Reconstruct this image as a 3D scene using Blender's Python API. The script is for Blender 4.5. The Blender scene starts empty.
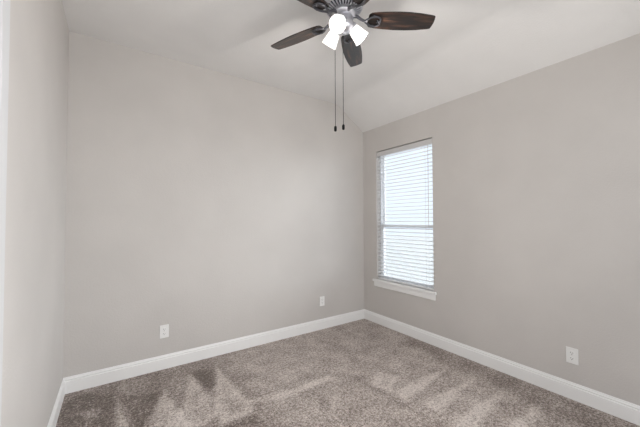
import bpy, bmesh, math, random
from mathutils import Vector, Matrix, noise as mnoise
random.seed(4)
PI = math.pi
S = bpy.context.scene
COL = S.collection

# ------------------------------------------------------------ camera
F_, PITCH, YAW, ROLL = 0.99727, 0.02422, 0.60044, -0.00343
Fw = Vector((math.sin(YAW)*math.cos(PITCH), math.cos(YAW)*math.cos(PITCH), math.sin(PITCH)))
R0 = Vector((math.cos(YAW), -math.sin(YAW), 0)); U0 = R0.cross(Fw)
Rv = R0*math.cos(ROLL)+U0*math.sin(ROLL); Uv = -R0*math.sin(ROLL)+U0*math.cos(ROLL)
cam = bpy.data.objects.new('camera', bpy.data.cameras.new('camera')); COL.objects.link(cam)
M = Matrix((Rv, Uv, -Fw)).transposed().to_4x4(); M.translation = Vector((0, 0, 1.3))
cam.matrix_world = M
cam.data.sensor_width = 36; cam.data.lens = F_*300/640*36; cam.data.clip_start = .02
S.camera = cam

# ------------------------------------------------------------ world, light, exposure
W = bpy.data.worlds.new('world'); S.world = W; W.use_nodes = True
bg = W.node_tree.nodes['Background']
bg.inputs[0].default_value = (.93, .96, 1, 1); bg.inputs[1].default_value = 1.2
def area(name, loc, rot, sx, sy, power, col=(1, 1, 1)):
    l = bpy.data.lights.new(name, 'AREA'); l.shape = 'RECTANGLE'; l.size = sx; l.size_y = sy
    l.energy = power; l.color = col
    o = bpy.data.objects.new(name, l); COL.objects.link(o); o.location = loc; o.rotation_euler = rot
    return o
area('room_fill_light', (1.2, -.6, .95), (PI/2+math.radians(24), 0, math.radians(34)), 1.6, 1.1, 34, (1, .985, .97))  # unseen fill lamp added behind the camera to brighten room and ceiling
LAMP_W = 7.0
sl = bpy.data.lights.new('hazy_daylight', 'SUN'); sl.energy = 15.0; sl.angle = math.radians(70); sl.color = (1, .99, .97)
so = bpy.data.objects.new('hazy_daylight', sl); COL.objects.link(so)
so.rotation_euler = Vector((-1, .0, .02)).to_track_quat('-Z', 'Y').to_euler()
S.view_settings.view_transform = 'Standard'; S.view_settings.look = 'None'
S.view_settings.gamma = 1; S.view_settings.use_curve_mapping = False
S.view_settings.exposure = 0.0

# ------------------------------------------------------------ room numbers
XL, XR, YB, YF = -.311, 2.7563, 2.986, -.16
HC, HR = 2.781, 2.493
TH = .13
BBH, BBT = .120, .014

# ------------------------------------------------------------ helpers
def mat(name, rgb, rough=.5, metal=0, **k):
    m = bpy.data.materials.new(name); m.use_nodes = True
    b = m.node_tree.nodes['Principled BSDF']
    b.inputs['Base Color'].default_value = (*rgb, 1); b.inputs['Roughness'].default_value = rough
    b.inputs['Metallic'].default_value = metal
    for n, v in k.items(): b.inputs[n.replace('_', ' ')].default_value = v
    return m
def nodes(m): return m.node_tree.nodes, m.node_tree.links, m.node_tree.nodes['Principled BSDF']
def coord(nt, scale=(1, 1, 1)):
    t = nt.nodes.new('ShaderNodeTexCoord'); mp = nt.nodes.new('ShaderNodeMapping')
    mp.inputs['Scale'].default_value = scale
    nt.links.new(t.outputs['Object'], mp.inputs['Vector']); return mp.outputs[0]
def noise(nt, vec, scale, detail=3, rough=.5):
    n = nt.nodes.new('ShaderNodeTexNoise'); n.inputs['Scale'].default_value = scale
    n.inputs['Detail'].default_value = detail; n.inputs['Roughness'].default_value = rough
    nt.links.new(vec, n.inputs['Vector']); return n.outputs['Fac']
def ramp(nt, fac, stops):
    r = nt.nodes.new('ShaderNodeValToRGB'); el = r.color_ramp.elements
    while len(el) < len(stops): el.new(.5)
    for e, (p, c) in zip(el, stops): e.position = p; e.color = (*c, 1)
    nt.links.new(fac, r.inputs[0]); return r.outputs[0]
def bump(nt, h, strength, dist, b):
    n = nt.nodes.new('ShaderNodeBump'); n.inputs['Strength'].default_value = strength
    n.inputs['Distance'].default_value = dist
    nt.links.new(h, n.inputs['Height']); nt.links.new(n.outputs[0], b.inputs['Normal'])
def painted(name, rgb, tex=.35, var=.03):
    m = mat(name, rgb, .75); nt = m.node_tree; b = nt.nodes['Principled BSDF']; v = coord(nt)
    n1 = noise(nt, v, 95, 3, .55)
    bump(nt, n1, tex, .004, b)
    n2 = noise(nt, v, 2.2, 3)
    lo = tuple(c*(1-var) for c in rgb); hi = tuple(min(1, c*(1+var)) for c in rgb)
    nt.links.new(ramp(nt, n2, [(.3, lo), (.7, hi)]), b.inputs['Base Color'])
    return m
M_wall = painted('greige_wall_paint', (.587, .562, .541))
M_ceil = painted('ceiling_paint', (.78, .77, .76), .45)
M_trim = mat('white_trim_paint', (.88, .88, .875), .35)
M_door = mat('white_door_paint', (.64, .645, .655), .6, 0, Specular_IOR_Level=.1)
M_vinyl = mat('white_vinyl', (.9, .91, .93), .35)
M_slat = mat('white_blind_slat', (.90, .905, .92), .45)
g = M_slat.node_tree; tl = g.nodes.new('ShaderNodeBsdfTranslucent'); tl.inputs[0].default_value = (.88, .89, .92, 1)
mx = g.nodes.new('ShaderNodeMixShader'); mx.inputs[0].default_value = .15
g.links.new(g.nodes['Principled BSDF'].outputs[0], mx.inputs[1]); g.links.new(tl.outputs[0], mx.inputs[2]); g.links.new(mx.outputs[0], g.nodes['Material Output'].inputs[0])
M_val = mat('shaded_white_valance', (.62, .61, .605), .5)  # white greyed down, with the shade of the window recess in the colour
M_cord = mat('blind_cord', (.62, .62, .62), .8)
M_plate = mat('white_outlet_plastic', (.86, .86, .85), .3)
M_dark = mat('dark_slot', (.03, .03, .03), .6)
M_fob = mat('black_fob', (.006, .006, .006), .6, 0, Specular_IOR_Level=.15)
M_chain = mat('chain_metal', (.02, .02, .02), .8, 0, Specular_IOR_Level=.1)
M_pew = mat('brushed_pewter', (.56, .56, .60), .36, .85)
M_vent = mat('dark_motor_recess', (.03, .035, .05), .5, .3)
M_iron = mat('aged_pewter_bracket', (.13, .13, .145), .45, .85)
M_conc = mat('pale_concrete', (.52, .515, .50), .9)
M_glass = mat('window_glass', (1, 1, 1), 0, 0, Transmission_Weight=1, IOR=1.02)
# clear thin pane
g = M_glass.node_tree; g.nodes.remove(g.nodes['Principled BSDF'])
tr = g.nodes.new('ShaderNodeBsdfTransparent'); gl = g.nodes.new('ShaderNodeBsdfGlossy'); gl.inputs['Roughness'].default_value = .02
tr.inputs[0].default_value = (.93, .97, 1, 1)
mx = g.nodes.new('ShaderNodeMixShader'); mx.inputs[0].default_value = .06
g.links.new(tr.outputs[0], mx.inputs[1]); g.links.new(gl.outputs[0], mx.inputs[2])
g.links.new(mx.outputs[0], g.nodes['Material Output'].inputs[0])
# frosted shade
M_shade = bpy.data.materials.new('frosted_glass_shade'); M_shade.use_nodes = True
g = M_shade.node_tree; b = g.nodes['Principled BSDF']; b.inputs['Base Color'].default_value = (.95, .95, .95, 1); b.inputs['Roughness'].default_value = .35
tl = g.nodes.new('ShaderNodeBsdfTranslucent'); tl.inputs[0].default_value = (.95, .95, .95, 1)
mx = g.nodes.new('ShaderNodeMixShader'); mx.inputs[0].default_value = .7
g.links.new(b.outputs[0], mx.inputs[1]); g.links.new(tl.outputs[0], mx.inputs[2]); g.links.new(mx.outputs[0], g.nodes['Material Output'].inputs[0])
M_bulb = mat('lit_bulb', (1, 1, 1), .4, 0, Emission_Color=(1, .97, .93, 1), Emission_Strength=2)

M_wood = mat('dark_walnut_blade', (.05, .03, .02), .38, 0, Coat_Weight=.5, Coat_Roughness=.22, Coat_IOR=1.5)
nt, lk, b = M_wood.node_tree, M_wood.node_tree.links, M_wood.node_tree.nodes['Principled BSDF']
v = coord(nt, (1, 9, 4)); n = noise(nt, v, 5.5, 6, .62)
lk.new(ramp(nt, n, [(.34, (.004, .003, .003)), (.50, (.010, .006, .005)), (.60, (.040, .019, .012)), (.74, (.12, .058, .034))]), b.inputs['Base Color'])
n2 = noise(nt, coord(nt, (2, 60, 10)), 8, 3); bump(nt, n2, .2, .002, b)

M_carpet = mat('taupe_cut_pile_carpet', (.3, .25, .22), 1.0, 0, Specular_IOR_Level=.05, Sheen_Weight=.15, Sheen_Roughness=.6)
nt, lk, b = M_carpet.node_tree, M_carpet.node_tree.links, M_carpet.node_tree.nodes['Principled BSDF']
at = nt.nodes.new('ShaderNodeAttribute'); at.attribute_name = 'nap'
v = coord(nt)
def mth(op, a, c, clamp=False):
    n = nt.nodes.new('ShaderNodeMath'); n.operation = op; n.use_clamp = clamp
    for i, x in enumerate((a, c)):
        if isinstance(x, (int, float)): n.inputs[i].default_value = x
        else: lk.new(x, n.inputs[i])
    return n.outputs[0]
n_big = noise(nt, v, 5.5, 5, .65); n_mid = noise(nt, v, 48, 3, .7); n_fine = noise(nt, v, 105, 2, .7)
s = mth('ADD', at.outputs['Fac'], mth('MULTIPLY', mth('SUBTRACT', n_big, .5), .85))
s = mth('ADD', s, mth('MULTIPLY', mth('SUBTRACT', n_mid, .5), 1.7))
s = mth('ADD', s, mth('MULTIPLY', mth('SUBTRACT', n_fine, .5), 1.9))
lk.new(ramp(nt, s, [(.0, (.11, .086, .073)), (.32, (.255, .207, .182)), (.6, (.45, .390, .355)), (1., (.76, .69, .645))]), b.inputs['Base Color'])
h = mth('ADD', mth('MULTIPLY', n_fine, .7), mth('MULTIPLY', n_mid, .5)); bump(nt, h, .8, .012, b)

def link(name, bm, m, parent=None, smooth=False, bevel=0, kind=None):
    bmesh.ops.recalc_face_normals(bm, faces=bm.faces)
    me = bpy.data.meshes.new(name); bm.to_mesh(me); bm.free()
    me.materials.append(m)
    if smooth:
        for p in me.polygons: p.use_smooth = True
    o = bpy.data.objects.new(name, me); COL.objects.link(o)
    if parent: o.parent = parent
    if bevel:
        md = o.modifiers.new('bevel', 'BEVEL'); md.width = bevel; md.segments = 2; md.limit_method = 'ANGLE'
    if smooth and hasattr(me, 'set_sharp_from_angle'): me.set_sharp_from_angle(angle=math.radians(40))
    if kind: o['kind'] = kind
    return o
def box(bm, a, b):
    x0, y0, z0 = a; x1, y1, z1 = b
    v = [bm.verts.new(p) for p in ((x0,y0,z0),(x1,y0,z0),(x1,y1,z0),(x0,y1,z0),(x0,y0,z1),(x1,y0,z1),(x1,y1,z1),(x0,y1,z1))]
    for f in ((0,3,2,1),(4,5,6,7),(0,1,5,4),(1,2,6,5),(2,3,7,6),(3,0,4,7)): bm.faces.new([v[i] for i in f])
    return v
def lathe(bm, prof, n=40, mtx=None, close=False):
    rings = []
    for r, z in prof:
        if r < 1e-6: rings.append([bm.verts.new((0, 0, z))])
        else: rings.append([bm.verts.new((r*math.cos(2*PI*i/n), r*math.sin(2*PI*i/n), z)) for i in range(n)])
    prs = list(zip(rings, rings[1:])) + ([(rings[-1], rings[0])] if close else [])
    for A, B in prs:
        for i in range(n):
            j = (i+1) % n
            if len(A) == 1 and len(B) == 1: continue
            if len(A) == 1: bm.faces.new((A[0], B[i], B[j]))
            elif len(B) == 1: bm.faces.new((A[i], A[j], B[0]))
            else: bm.faces.new((A[i], A[j], B[j], B[i]))
    if mtx is not None: bmesh.ops.transform(bm, matrix=mtx, verts=[v for R in rings for v in R])
def tube(bm, pts, rad, n=10):
    pts = [Vector(p) for p in pts]; rings = []
    rad = rad if isinstance(rad, (list, tuple)) else [rad]*len(pts)
    up = Vector((0, 0, 1))
    for i, p in enumerate(pts):
        d = (pts[min(i+1, len(pts)-1)]-pts[max(i-1, 0)]).normalized()
        u = up if abs(d.z) < .9 else Vector((1, 0, 0))
        a = d.cross(u).normalized(); c = a.cross(d)
        rings.append([bm.verts.new(p+(a*math.cos(2*PI*k/n)+c*math.sin(2*PI*k/n))*rad[i]) for k in range(n)])
    for A, B in zip(rings, rings[1:]):
        for k in range(n): bm.faces.new((A[k], A[(k+1) % n], B[(k+1) % n], B[k]))
    bm.faces.new(rings[0]); bm.faces.new(rings[-1][::-1])
def empty(name, loc, label=None, cat=None, group=None, kind=None):
    o = bpy.data.objects.new(name, None); COL.objects.link(o); o.location = loc; o.empty_display_size = .1
    if label: o['label'] = label
    if cat: o['category'] = cat
    if group: o['group'] = group
    if kind: o['kind'] = kind
    return o

# ------------------------------------------------------------ floor: carpet with vacuum marks lying in the pile
LIGHT = [
 [(0.026, 2.692), (0.081, 2.277), (0.024, 2.316)],
 [(0.325, 2.611), (0.405, 2.053), (0.175, 2.212)],
 [(0.537, 2.737), (0.628, 2.132), (0.483, 1.999), (0.311, 2.118), (0.444, 2.402)],
 [(0.756, 2.753), (0.808, 2.091), (0.789, 1.967), (0.579, 1.966), (0.607, 2.259)],
 [(-0.184, 2.641), (-0.084, 2.625), (-0.069, 2.511), (-0.156, 2.546)],
 [(0.805, 2.122), (1.079, 2.055), (1.499, 2.049), (1.484, 2.001), (1.055, 1.993), (0.805, 2.064)],
 [(2.418, 1.576), (2.283, 1.544), (1.747, 1.469), (1.765, 1.579), (2.064, 1.58)],
 [(2.439, 1.338), (2.207, 1.306), (1.833, 1.244), (1.808, 1.369), (2.021, 1.37)],
 [(2.436, 1.114), (2.243, 1.068), (1.897, 1.02), (1.753, 1.12), (2.121, 1.138)],
 [(2.498, 0.891), (2.33, 0.861), (2.0, 0.815), (1.9, 0.92), (2.209, 0.908)],
 [(1.877, 1.867), (1.966, 1.725), (1.734, 1.601), (1.69, 1.749)],
]
DARK = [
 [(0.575, 2.771), (0.739, 2.721), (0.615, 2.182), (0.573, 2.13)],
 [(0.584, 1.94), (0.775, 1.951), (0.789, 1.787)],
 [(-0.281, 2.875), (0.014, 2.895), (0.019, 2.32), (-0.284, 2.33)],
 [(0.044, 2.679), (0.296, 2.598), (0.196, 2.197), (0.102, 2.262)],
 [(1.177, 1.751), (1.267, 1.832), (1.288, 1.787), (1.197, 1.684)],
 [(1.671, 1.93), (1.726, 1.172), (1.705, 1.166), (1.645, 1.908)],
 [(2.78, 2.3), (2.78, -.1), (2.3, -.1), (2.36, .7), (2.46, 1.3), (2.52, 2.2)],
]
def sdist(x, y, P):
    d = 1e9; ins = False
    for i in range(len(P)):
        (ax, ay), (bx, by) = P[i], P[(i+1) % len(P)]
        ex, ey = bx-ax, by-ay
        t = max(0, min(1, ((x-ax)*ex+(y-ay)*ey)/(ex*ex+ey*ey)))
        d = min(d, math.hypot(x-ax-t*ex, y-ay-t*ey))
        if (ay > y) != (by > y) and x < (bx-ax)*(y-ay)/(by-ay)+ax: ins = not ins
    return d if ins else -d
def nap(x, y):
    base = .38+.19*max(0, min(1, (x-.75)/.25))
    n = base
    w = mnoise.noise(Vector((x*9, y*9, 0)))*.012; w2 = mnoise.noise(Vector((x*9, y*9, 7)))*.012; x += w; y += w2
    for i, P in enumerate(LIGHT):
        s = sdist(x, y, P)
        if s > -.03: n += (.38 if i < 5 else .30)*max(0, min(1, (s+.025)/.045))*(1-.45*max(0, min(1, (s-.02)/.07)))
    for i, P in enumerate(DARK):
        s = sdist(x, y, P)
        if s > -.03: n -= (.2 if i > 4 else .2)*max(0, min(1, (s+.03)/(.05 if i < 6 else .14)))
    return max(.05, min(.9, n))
bm = bmesh.new()
nx, ny = 154, 158
lay = bm.verts.layers.float.new('nap')
gv = []
for j in range(ny+1):
    row = []
    for i in range(nx+1):
        x = XL+(XR-XL)*i/nx; y = YF+(YB-YF)*j/ny
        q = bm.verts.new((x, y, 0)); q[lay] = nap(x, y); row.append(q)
    gv.append(row)
for j in range(ny):
    for i in range(nx): bm.faces.new((gv[j][i], gv[j][i+1], gv[j+1][i+1], gv[j+1][i]))
me_floor = link('floor', bm, M_carpet, kind='structure')
sm = me_floor.modifiers.new('thickness', 'SOLIDIFY'); sm.thickness = .05; sm.offset = -1

# ------------------------------------------------------------ walls
bm = bmesh.new(); box(bm, (XL-TH, YB, -.05), (XR+TH, YB+TH, 2.95)); link('wall_back', bm, M_wall, kind='structure')
WY0, WY1, WZ0, WZ1 = 1.923, 2.747, .558, 2.182      # window opening
bm = bmesh.new()
box(bm, (XR, YF-TH, -.05), (XR+TH, WY0, 2.95)); box(bm, (XR, WY1, -.05), (XR+TH, YB, 2.95))
box(bm, (XR, WY0, -.05), (XR+TH, WY1, WZ0-.03)); box(bm, (XR, WY0, WZ1), (XR+TH, WY1, 2.95))
link('wall_right', bm, M_wall, kind='structure')
DY0, DY1, DZ = .55, 1.31, 2.04                       # closet door opening
bm = bmesh.new()
box(bm, (XL-TH, YF-TH, -.05), (XL, DY0, 2.95)); box(bm, (XL-TH, DY1, -.05), (XL, YB, 2.95)); box(bm, (XL-TH, DY0, DZ), (XL, DY1, 2.95))
link('wall_left', bm, M_wall, kind='structure')
OX0, OX1, OZ = -.20, 2.6, 2.35                       # opening the photographer stands in, widened to let the added fill light through
bm = bmesh.new()
box(bm, (XL, YF-TH, -.05), (OX0, YF, 2.95)); box(bm, (OX1, YF-TH, -.05), (XR, YF, 2.95)); box(bm, (OX0, YF-TH, OZ), (OX1, YF, 2.95))
link('wall_front', bm, M_wall, kind='structure')

# ceiling: flat part, soft fold, slope down to the right wall
def fold_x(y): return 2.3142+(y-YB)*.032
bm = bmesh.new(); rows = []
for y in (YF-.02, YB+.01):
    fx = fold_x(y); ang = math.atan2(HC-HR, XR-fx); pts = [(XL-.01, HC)]
    t = .07
    for k in range(9):                              # rounded drywall transition
        u = k/8; p0 = (fx-t, HC); p1 = (fx, HC); p2 = (fx+t*math.cos(ang), HC-t*math.sin(ang))
        pts.append(tuple((1-u)**2*p0[i]+2*u*(1-u)*p1[i]+u*u*p2[i] for i in (0, 1)))
    pts.append((XR+.012, HR-.012*math.tan(ang)))
    rows.append([bm.verts.new((px, y, pz)) for px, pz in pts] + [bm.verts.new((XR+.012, y, 2.93)), bm.verts.new((XL-.01, y, 2.93))])
n = len(rows[0])
for i in range(n): bm.faces.new((rows[0][i], rows[0][(i+1) % n], rows[1][(i+1) % n], rows[1][i]))
bm.faces.new(rows[0]); bm.faces.new(rows[1][::-1])
c = link('ceiling', bm, M_ceil, kind='structure', smooth=True)

# ------------------------------------------------------------ baseboards (mitred profile)
PROF = [(0, 0), (BBT, 0), (BBT, .088), (BBT-.001, .091), (BBT-.0065, .093), (BBT-.0065, .096), (BBT-.004, .099), (BBT-.004, .105), (BBT-.008, .110), (BBT-.009, .115), (.003, BBH), (0, BBH)]
def baseboard(name, fn, s0, s1, m0, m1):
    bm = bmesh.new(); A = [bm.verts.new(fn(s0+d*m0, d, z)) for d, z in PROF]; B = [bm.verts.new(fn(s1-d*m1, d, z)) for d, z in PROF]
    n = len(PROF)
    for i in range(n): bm.faces.new((A[i], A[(i+1) % n], B[(i+1) % n], B[i]))
    bm.faces.new(A); bm.faces.new(B[::-1]); link(name, bm, M_trim, kind='structure')
baseboard('baseboard_back', lambda s, d, z: (s, YB-d, z), XL, XR, 1, 1)
baseboard('baseboard_right', lambda s, d, z: (XR-d, s, z), YF, YB, 0, 1)
baseboard('baseboard_left', lambda s, d, z: (XL+d, s, z), DY1+.08, YB, 0, 1)

# ------------------------------------------------------------ closet door in the left wall, with casing
bm = bmesh.new(); cw, ct = .08, .016
box(bm, (XL, DY1, 0), (XL+ct, DY1+cw, DZ+cw)); box(bm, (XL, DY0-cw, 0), (XL+ct, DY0, DZ+cw)); box(bm, (XL, DY0, DZ), (XL+ct, DY1, DZ+cw))
link('trim_1', bm, M_door, kind='structure', bevel=.003)
d1 = empty('door_1', (XL-.05, (DY0+DY1)/2, 0), kind='structure')
bm = bmesh.new(); w = (DY1-DY0)/2-.003
box(bm, (-.02, -w, .01), (.012, w, DZ-.003))
for z0, z1 in ((.2, .95), (1.1, 1.9)):
    for y0, y1 in ((-w+.1, -.05), (.05, w-.1)): box(bm, (.01, y0, z0), (.019, y1, z1))
link('door_panel', bm, M_door, d1, bevel=.004)
bm = bmesh.new(); lathe(bm, [(0, 0), (.026, 0), (.026, .006), (.01, .01), (.01, .03), (.024, .038), (.028, .05), (.02, .062), (0, .065)], 24,
      Matrix.Translation((.012, -w+.06, .95)) @ Matrix.Rotation(PI/2, 4, 'Y'))
link('door_knob', bm, M_pew, d1, smooth=True)

# ------------------------------------------------------------ window: frame, sashes, stool and apron
w1 = empty('window_1', (XR, (WY0+WY1)/2, WZ0), kind='structure')
oy, oz = (WY0+WY1)/2, WZ0
hw, hh = (WY1-WY0)/2, WZ1-WZ0
zm = 1.232-WZ0
def frame(bm, x0, x1, y0, y1, z0, z1, t):
    box(bm, (x0, y0, z0), (x1, y0+t, z1)); box(bm, (x0, y1-t, z0), (x1, y1, z1))
    box(bm, (x0, y0+t, z0), (x1, y1-t, z0+t)); box(bm, (x0, y0+t, z1-t), (x1, y1-t, z1))
bm = bmesh.new(); frame(bm, .066, TH+.01, -hw, hw, 0, hh, .02); link('window_frame', bm, M_vinyl, w1, bevel=.002)
bm = bmesh.new(); frame(bm, .098, .122, -hw+.02, hw-.02, zm-.02, hh-.02, .03); up = link('upper_sash', bm, M_vinyl, w1, bevel=.002)
bm = bmesh.new(); box(bm, (.108, -hw+.048, zm+.008), (.112, hw-.048, hh-.048)); link('pane', bm, M_glass, up)
bm = bmesh.new(); frame(bm, .070, .094, -hw+.02, hw-.02, .015, zm+.018, .032); lo = link('lower_sash', bm, M_vinyl, w1, bevel=.002)
bm = bmesh.new(); box(bm, (.08, -hw+.05, .045), (.084, hw-.05, zm-.012)); link('pane', bm, M_glass, lo)
bm = bmesh.new()
box(bm, (0, -hw, -.03), (.066, hw, 0)); box(bm, (-.03, 1.888-oy, -.03), (0, 2.800-oy, 0)); link('window_sill', bm, M_trim, w1, bevel=.005)
bm = bmesh.new(); box(bm, (-.016, 1.903-oy, -.09), (0, 2.785-oy, -.03)); link('apron', bm, M_trim, w1, bevel=.003)

# ------------------------------------------------------------ blind
bl = empty('window_blind', (XR, oy, WZ0), 'white two inch horizontal slat blind hanging open in the window', 'window blind')
bw = hw-.006
bm = bmesh.new(); box(bm, (.004, -bw, hh-.066), (.012, bw, hh-.011)); box(bm, (.012, -bw, hh-.062), (.05, -bw+.006, hh-.03)); box(bm, (.012, bw-.006, hh-.062), (.05, bw, hh-.03))
link('valance', bm, M_val, bl, bevel=.002)
bm = bmesh.new(); box(bm, (.014, -bw+.008, hh-.05), (.06, bw-.008, hh-.03)); link('head_rail', bm, M_val, bl)
TILT = math.radians(5); SC = .035
def slat_mesh():
    bm = bmesh.new(); n = 6; prev = None; first = None
    top = []; bot = []
    for i in range(n+1):
        u = -1+2*i/n; x = u*.025; z = .0025*(1-u*u)
        top.append((x, z+.0017)); bot.append((x, z-.0017))
    loop = top+bot[::-1]
    c, s = math.cos(TILT), math.sin(TILT)
    loop = [(x*c-z*s, x*s+z*c) for x, z in loop]
    A = [bm.verts.new((x, -bw+.002, z)) for x, z in loop]; B = [bm.verts.new((x, bw-.002, z)) for x, z in loop]
    for i in range(len(A)): bm.faces.new((A[i], A[(i+1) % len(A)], B[(i+1) % len(A)], B[i]))
    bm.faces.new(A); bm.faces.new(B[::-1]); return bm
proto = link('slat', slat_mesh(), M_slat, bl)
NS, Z0s, Z1s = 36, .052, hh-.085
proto.location = (SC, 0, Z0s)
for k in range(1, NS):
    o = proto.copy(); COL.objects.link(o); o.parent = bl; o.location = (SC, 0, Z0s+(Z1s-Z0s)*k/(NS-1))
bm = bmesh.new(); box(bm, (SC-.026, -bw+.002, .008), (SC+.026, bw-.002, .026)); link('bottom_rail', bm, M_slat, bl, bevel=.003)
for yy in (-bw+.09, bw-.09):
    bm = bmesh.new()
    for dx in (-.027, .027): tube(bm, [(SC+dx, yy, .02), (SC+dx, yy, hh-.05)], .0011, 6)
    for k in range(NS):
        z = Z0s+(Z1s-Z0s)*k/(NS-1)-.004
        tube(bm, [(SC-.027, yy, z-.005), (SC+.027, yy, z+.006)], .0009, 5)
    link('ladder_cord', bm, M_cord, bl)
bm = bmesh.new(); tube(bm, [(.004, -bw+.05, hh-.06), (.003, -bw+.05, hh-.95)], .003, 8); link('tilt_wand', bm, M_val, bl)

# ------------------------------------------------------------ outlets
def outlet(loc, rz, label):
    r = empty('electrical_outlet', loc, label, 'outlet', 'duplex outlets low on the walls'); r.rotation_euler = (0, 0, rz)
    bm = bmesh.new(); box(bm, (-.036, -.006, -.057), (.036, 0, .057)); link('cover_plate', bm, M_plate, r, bevel=.003)
    for z in (-.0195, .0195):
        bm = bmesh.new(); n = 20
        P = []
        for i in range(n):
            a = 2*PI*i/n; P.append((max(-.0135, min(.0135, .0175*math.cos(a))), .0145*math.sin(a)+z))
        A = [bm.verts.new((x, -.006, q)) for x, q in P]; B = [bm.verts.new((x, -.0082, q)) for x, q in P]
        for i in range(n): bm.faces.new((A[i], A[(i+1) % n], B[(i+1) % n], B[i]))
        bm.faces.new(B); rc = link('receptacle', bm, M_plate, r)
        bm = bmesh.new()
        box(bm, (-.0075, -.0086, z-.001), (-.0052, -.0081, z+.008)); box(bm, (.0052, -.0086, z-.001), (.0075, -.0081, z+.007))
        lathe(bm, [(0, 0), (.0026, 0), (.0026, .0005), (0, .0005)], 12, Matrix.Translation((0, -.0081, z-.0075)) @ Matrix.Rotation(PI/2, 4, 'X'))
        link('slots', bm, M_dark, rc)
    bm = bmesh.new(); lathe(bm, [(0, 0), (.003, 0), (.0024, .0012), (0, .0015)], 14, Matrix.Translation((0, -.006, 0)) @ Matrix.Rotation(PI/2, 4, 'X'))
    link('screw', bm, M_val, r)
outlet((.369, YB, .326), 0, 'white duplex outlet on the back wall nearer the left corner')
outlet((2.068, YB, .331), 0, 'small far white outlet on the back wall near the window corner')
outlet((XR, .782, .3125), -PI/2, 'white duplex outlet on the right wall below and right of the window')

# ------------------------------------------------------------ ceiling fan
FX, FY, FZ, FA, FP = 1.145, 1.406, 2.536, -.542, math.radians(-12.25)
fan = empty('ceiling_fan', (FX, FY, HC), 'five blade dark wood ceiling fan with pewter motor and three lit frosted glass shades', 'ceiling fan')
Z = lambda z: z-HC
bm = bmesh.new(); lathe(bm, [(0, 0), (.075, 0), (.077, -.012), (.07, -.035), (.045, -.055), (.03, -.06), (0, -.06)], 48); link('canopy', bm, M_pew, fan, smooth=True)
bm = bmesh.new(); lathe(bm, [(0, -.05), (.016, -.05), (.016, -.1), (0, -.1)], 24); link('downrod', bm, M_pew, fan, smooth=True)
bm = bmesh.new()
lathe(bm, [(0, Z(2.695)), (.04, Z(2.697)), (.085, Z(2.69)), (.112, Z(2.668)), (.118, Z(2.645)), (.118, Z(2.622)), (.112, Z(2.606)), (.108, Z(2.602)), (.06, Z(2.582)), (0, Z(2.582))], 64)
mh = link('motor_housing', bm, M_vent, fan, smooth=True)
bm = bmesh.new()
lathe(bm, [(0, Z(2.697)), (.04, Z(2.699)), (.087, Z(2.692)), (.115, Z(2.67)), (.121, Z(2.645)), (.121, Z(2.620)), (.115, Z(2.603)), (.107, Z(2.598)), (.107, Z(2.602)), (.112, Z(2.607)), (.119, Z(2.622)), (.119, Z(2.645)), (.112, Z(2.669)), (.085, Z(2.691)), (0, Z(2.695))], 64)
link('housing_shell', bm, M_pew, mh, smooth=True)
bm = bmesh.new(); nv = 30
for k in range(nv):
    a = 2*PI*k/nv; m = Matrix.Rotation(a, 4, 'Z')
    vs = box(bm, (.055, -.0040, 0), (.110, .0040, .006))
    for q in vs:
        t = (q.co.x-.055)/.055; q.co.z += Z(2.574)+.0235*t; q.co.y *= (.55+.6*t)
    bmesh.ops.transform(bm, matrix=m, verts=vs)
link('vent_ribs', bm, M_pew, mh)
bm = bmesh.new()
lathe(bm, [(0, Z(2.585)), (.066, Z(2.585)), (.072, Z(2.578)), (.074, Z(2.56)), (.066, Z(2.55)), (.05, Z(2.546)), (0, Z(2.546))], 48); link('flywheel', bm, M_pew, fan, smooth=True)
bm = bmesh.new()
lathe(bm, [(0, Z(2.55)), (.05, Z(2.55)), (.056, Z(2.54)), (.057, Z(2.512)), (.062, Z(2.505)), (.062, Z(2.485)), (.052, Z(2.468)), (.03, Z(2.456)), (.014, Z(2.452)), (.010, Z(2.44)), (0, Z(2.437))], 48)
kit = link('switch_housing', bm, M_pew, fan, smooth=True)

def blade_bm():
    bm = bmesh.new(); st = [(.150, .034), (.155, .043), (.165, .050), (.20, .0565), (.26, .062), (.33, .0655), (.40, .0645), (.47, .0590), (.53, .0510), (.553, .0465), (.558, .043)]
    rows = []
    for r, hw_ in st:
        rows.append([bm.verts.new((r+(.006*(1-(u*u)) if r > .55 else 0), u*hw_, z)) for z in (-.0032, .0032) for u in (-1, -.5, 0, .5, 1)])
    for A, B in zip(rows, rows[1:]):
        for i in range(4):
            bm.faces.new((A[i], A[i+1], B[i+1], B[i])); bm.faces.new((A[5+i], B[5+i], B[6+i], A[6+i]))
        bm.faces.new((A[0], B[0], B[5], A[5])); bm.faces.new((A[4], A[9], B[9], B[4]))
    for A in (rows[0], rows[-1]):
        for i in range(4): bm.faces.new((A[i], A[i+1], A[6+i], A[5+i]))
    bmesh.ops.transform(bm, matrix=Matrix.Rotation(FP, 4, 'X'), verts=bm.verts)
    return bm
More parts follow.
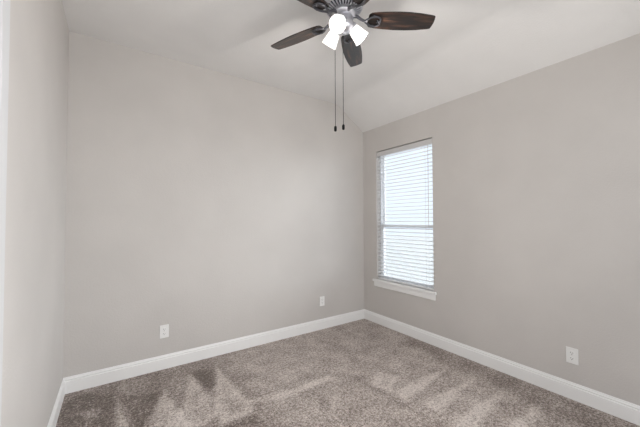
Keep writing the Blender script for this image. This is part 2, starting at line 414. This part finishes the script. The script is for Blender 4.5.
def iron_bm():
    bm = bmesh.new(); rp = Matrix.Rotation(FP, 3, 'X')
    z0 = -.0105
    path = [(.06, 0, .022), (.085, 0, .018), (.105, 0, .004), (.13, 0, -.008)]
    tube(bm, path, [.011, .010, .0085, .008], 12)
    K = [(.128, 0), (.142, .012), (.160, .026), (.182, .034), (.206, .032), (.222, .021), (.224, .008), (.214, .003), (.205, .009)]
    for sgn in (-1, 1):                             # a pair of scrolls that cradle the blade root
        pts = []
        for i in range(len(K)-1):                   # smooth the control points
            p = [Vector((*K[max(0, min(len(K)-1, i+d))], 0)) for d in (-1, 0, 1, 2)]
            for t in (0, .33, .67):
                pts.append(.5*((2*p[1])+(p[2]-p[0])*t+(2*p[0]-5*p[1]+4*p[2]-p[3])*t*t+(3*p[1]-p[0]-3*p[2]+p[3])*t**3))
        pts.append(Vector((*K[-1], 0)))
        q = [rp @ Vector((v.x, sgn*v.y, z0)) for v in pts]
        tube(bm, q, [.0068-.003*i/len(q) for i in range(len(q))], 8)
    for x, y in ((.182, .034), (.182, -.034), (.223, 0)):
        c = rp @ Vector((x, y, z0)); lathe(bm, [(0, .006), (.008, .006), (.008, -.003), (.005, -.005), (0, -.005)], 12, Matrix.Translation(c) @ Matrix.Rotation(FP, 4, 'X'))
    return bm
b0 = link('blade', blade_bm(), M_wood, fan, bevel=.0015)
i0 = link('blade_bracket', iron_bm(), M_iron, fan, smooth=True)
for k in range(5):
    for src in (b0, i0):
        o = src if k == 0 else src.copy()
        if k: COL.objects.link(o); o.parent = fan
        o.location = (0, 0, Z(FZ)); o.rotation_euler = (0, 0, FA+k*2*PI/5)

# light kit: three tilted bell shades
PH = math.radians(217)
rn, zn, ro, zo = .0585, 2.492, .125, 2.426
for k in range(3):
    A = PH+k*2*PI/3; ca, sa = math.cos(A), math.sin(A)
    N = Vector((rn*ca-.006, rn*sa+.004, Z(zn))); O = Vector((ro*ca-.006, ro*sa+.004, Z(zo))); ax = (O-N); L = ax.length; ax.normalize()
    q = Vector((0, 0, 1)).rotation_difference(ax).to_matrix().to_4x4()
    Mx = Matrix.Translation(N) @ q
    bm = bmesh.new(); lathe(bm, [(0, -.035), (.010, -.035), (.012, -.02), (.028, -.012), (.034, 0), (.034, .012), (.031, .014), (.029, 0), (0, -.004)], 32, Mx)
    link('shade_holder', bm, M_pew, fan, smooth=True)
    prof = [(.029, .004), (.033, .016), (.036, .030), (.039, .046), (.043, L-.026), (.047, L-.010), (.0495, L)]
    inner = [(r-.003, z) for r, z in prof[::-1]]
    bm = bmesh.new(); lathe(bm, prof+inner, 40, Mx, close=True); sh = link('lamp_shade', bm, M_shade, fan, smooth=True)
    bm = bmesh.new(); pts = []
    for t in range(61):                             # spiral tube of the lit bulb
        u = t/60; a = u*2*PI*3.2; r = .019*(1-.45*u**3); pts.append(Mx @ Vector((r*math.cos(a), r*math.sin(a), .022+.042*u)))
    tube(bm, pts, .0048, 8)
    lathe(bm, [(0, -.003), (.014, -.003), (.02, .008), (.02, .02), (0, .021)], 20, Mx)
    link('bulb', bm, M_bulb, sh, smooth=True)
    pl = bpy.data.lights.new('bulb_light', 'POINT'); pl.energy = LAMP_W; pl.shadow_soft_size = .012; pl.color = (1, .95, .89)
    po = bpy.data.objects.new('bulb_light', pl); COL.objects.link(po); po.parent = fan; po.location = Mx @ Vector((0, 0, L*.95))
# pull chains
for dx, dy, zt, ze in ((-.0355, .043, 2.485, 1.882), (.004, .0145, 2.445, 1.8915)):
    bm = bmesh.new(); tube(bm, [(dx, dy, Z(zt)), (dx, dy, Z(ze)-.002)], .0017, 6)
    ch = link('pull_chain', bm, M_chain, fan)
    bm = bmesh.new(); lathe(bm, [(0, 0), (.004, -.001), (.0078, -.006), (.0085, -.016), (.0082, -.028), (.006, -.034), (0, -.036)], 20, Matrix.Translation((dx, dy, Z(ze))))
    link('fob', bm, M_fob, ch, smooth=True)

# ------------------------------------------------------------ outside
bm = bmesh.new(); box(bm, (-12, -12, -.35), (25, 20, -.25)); link('ground', bm, M_conc, kind='structure')
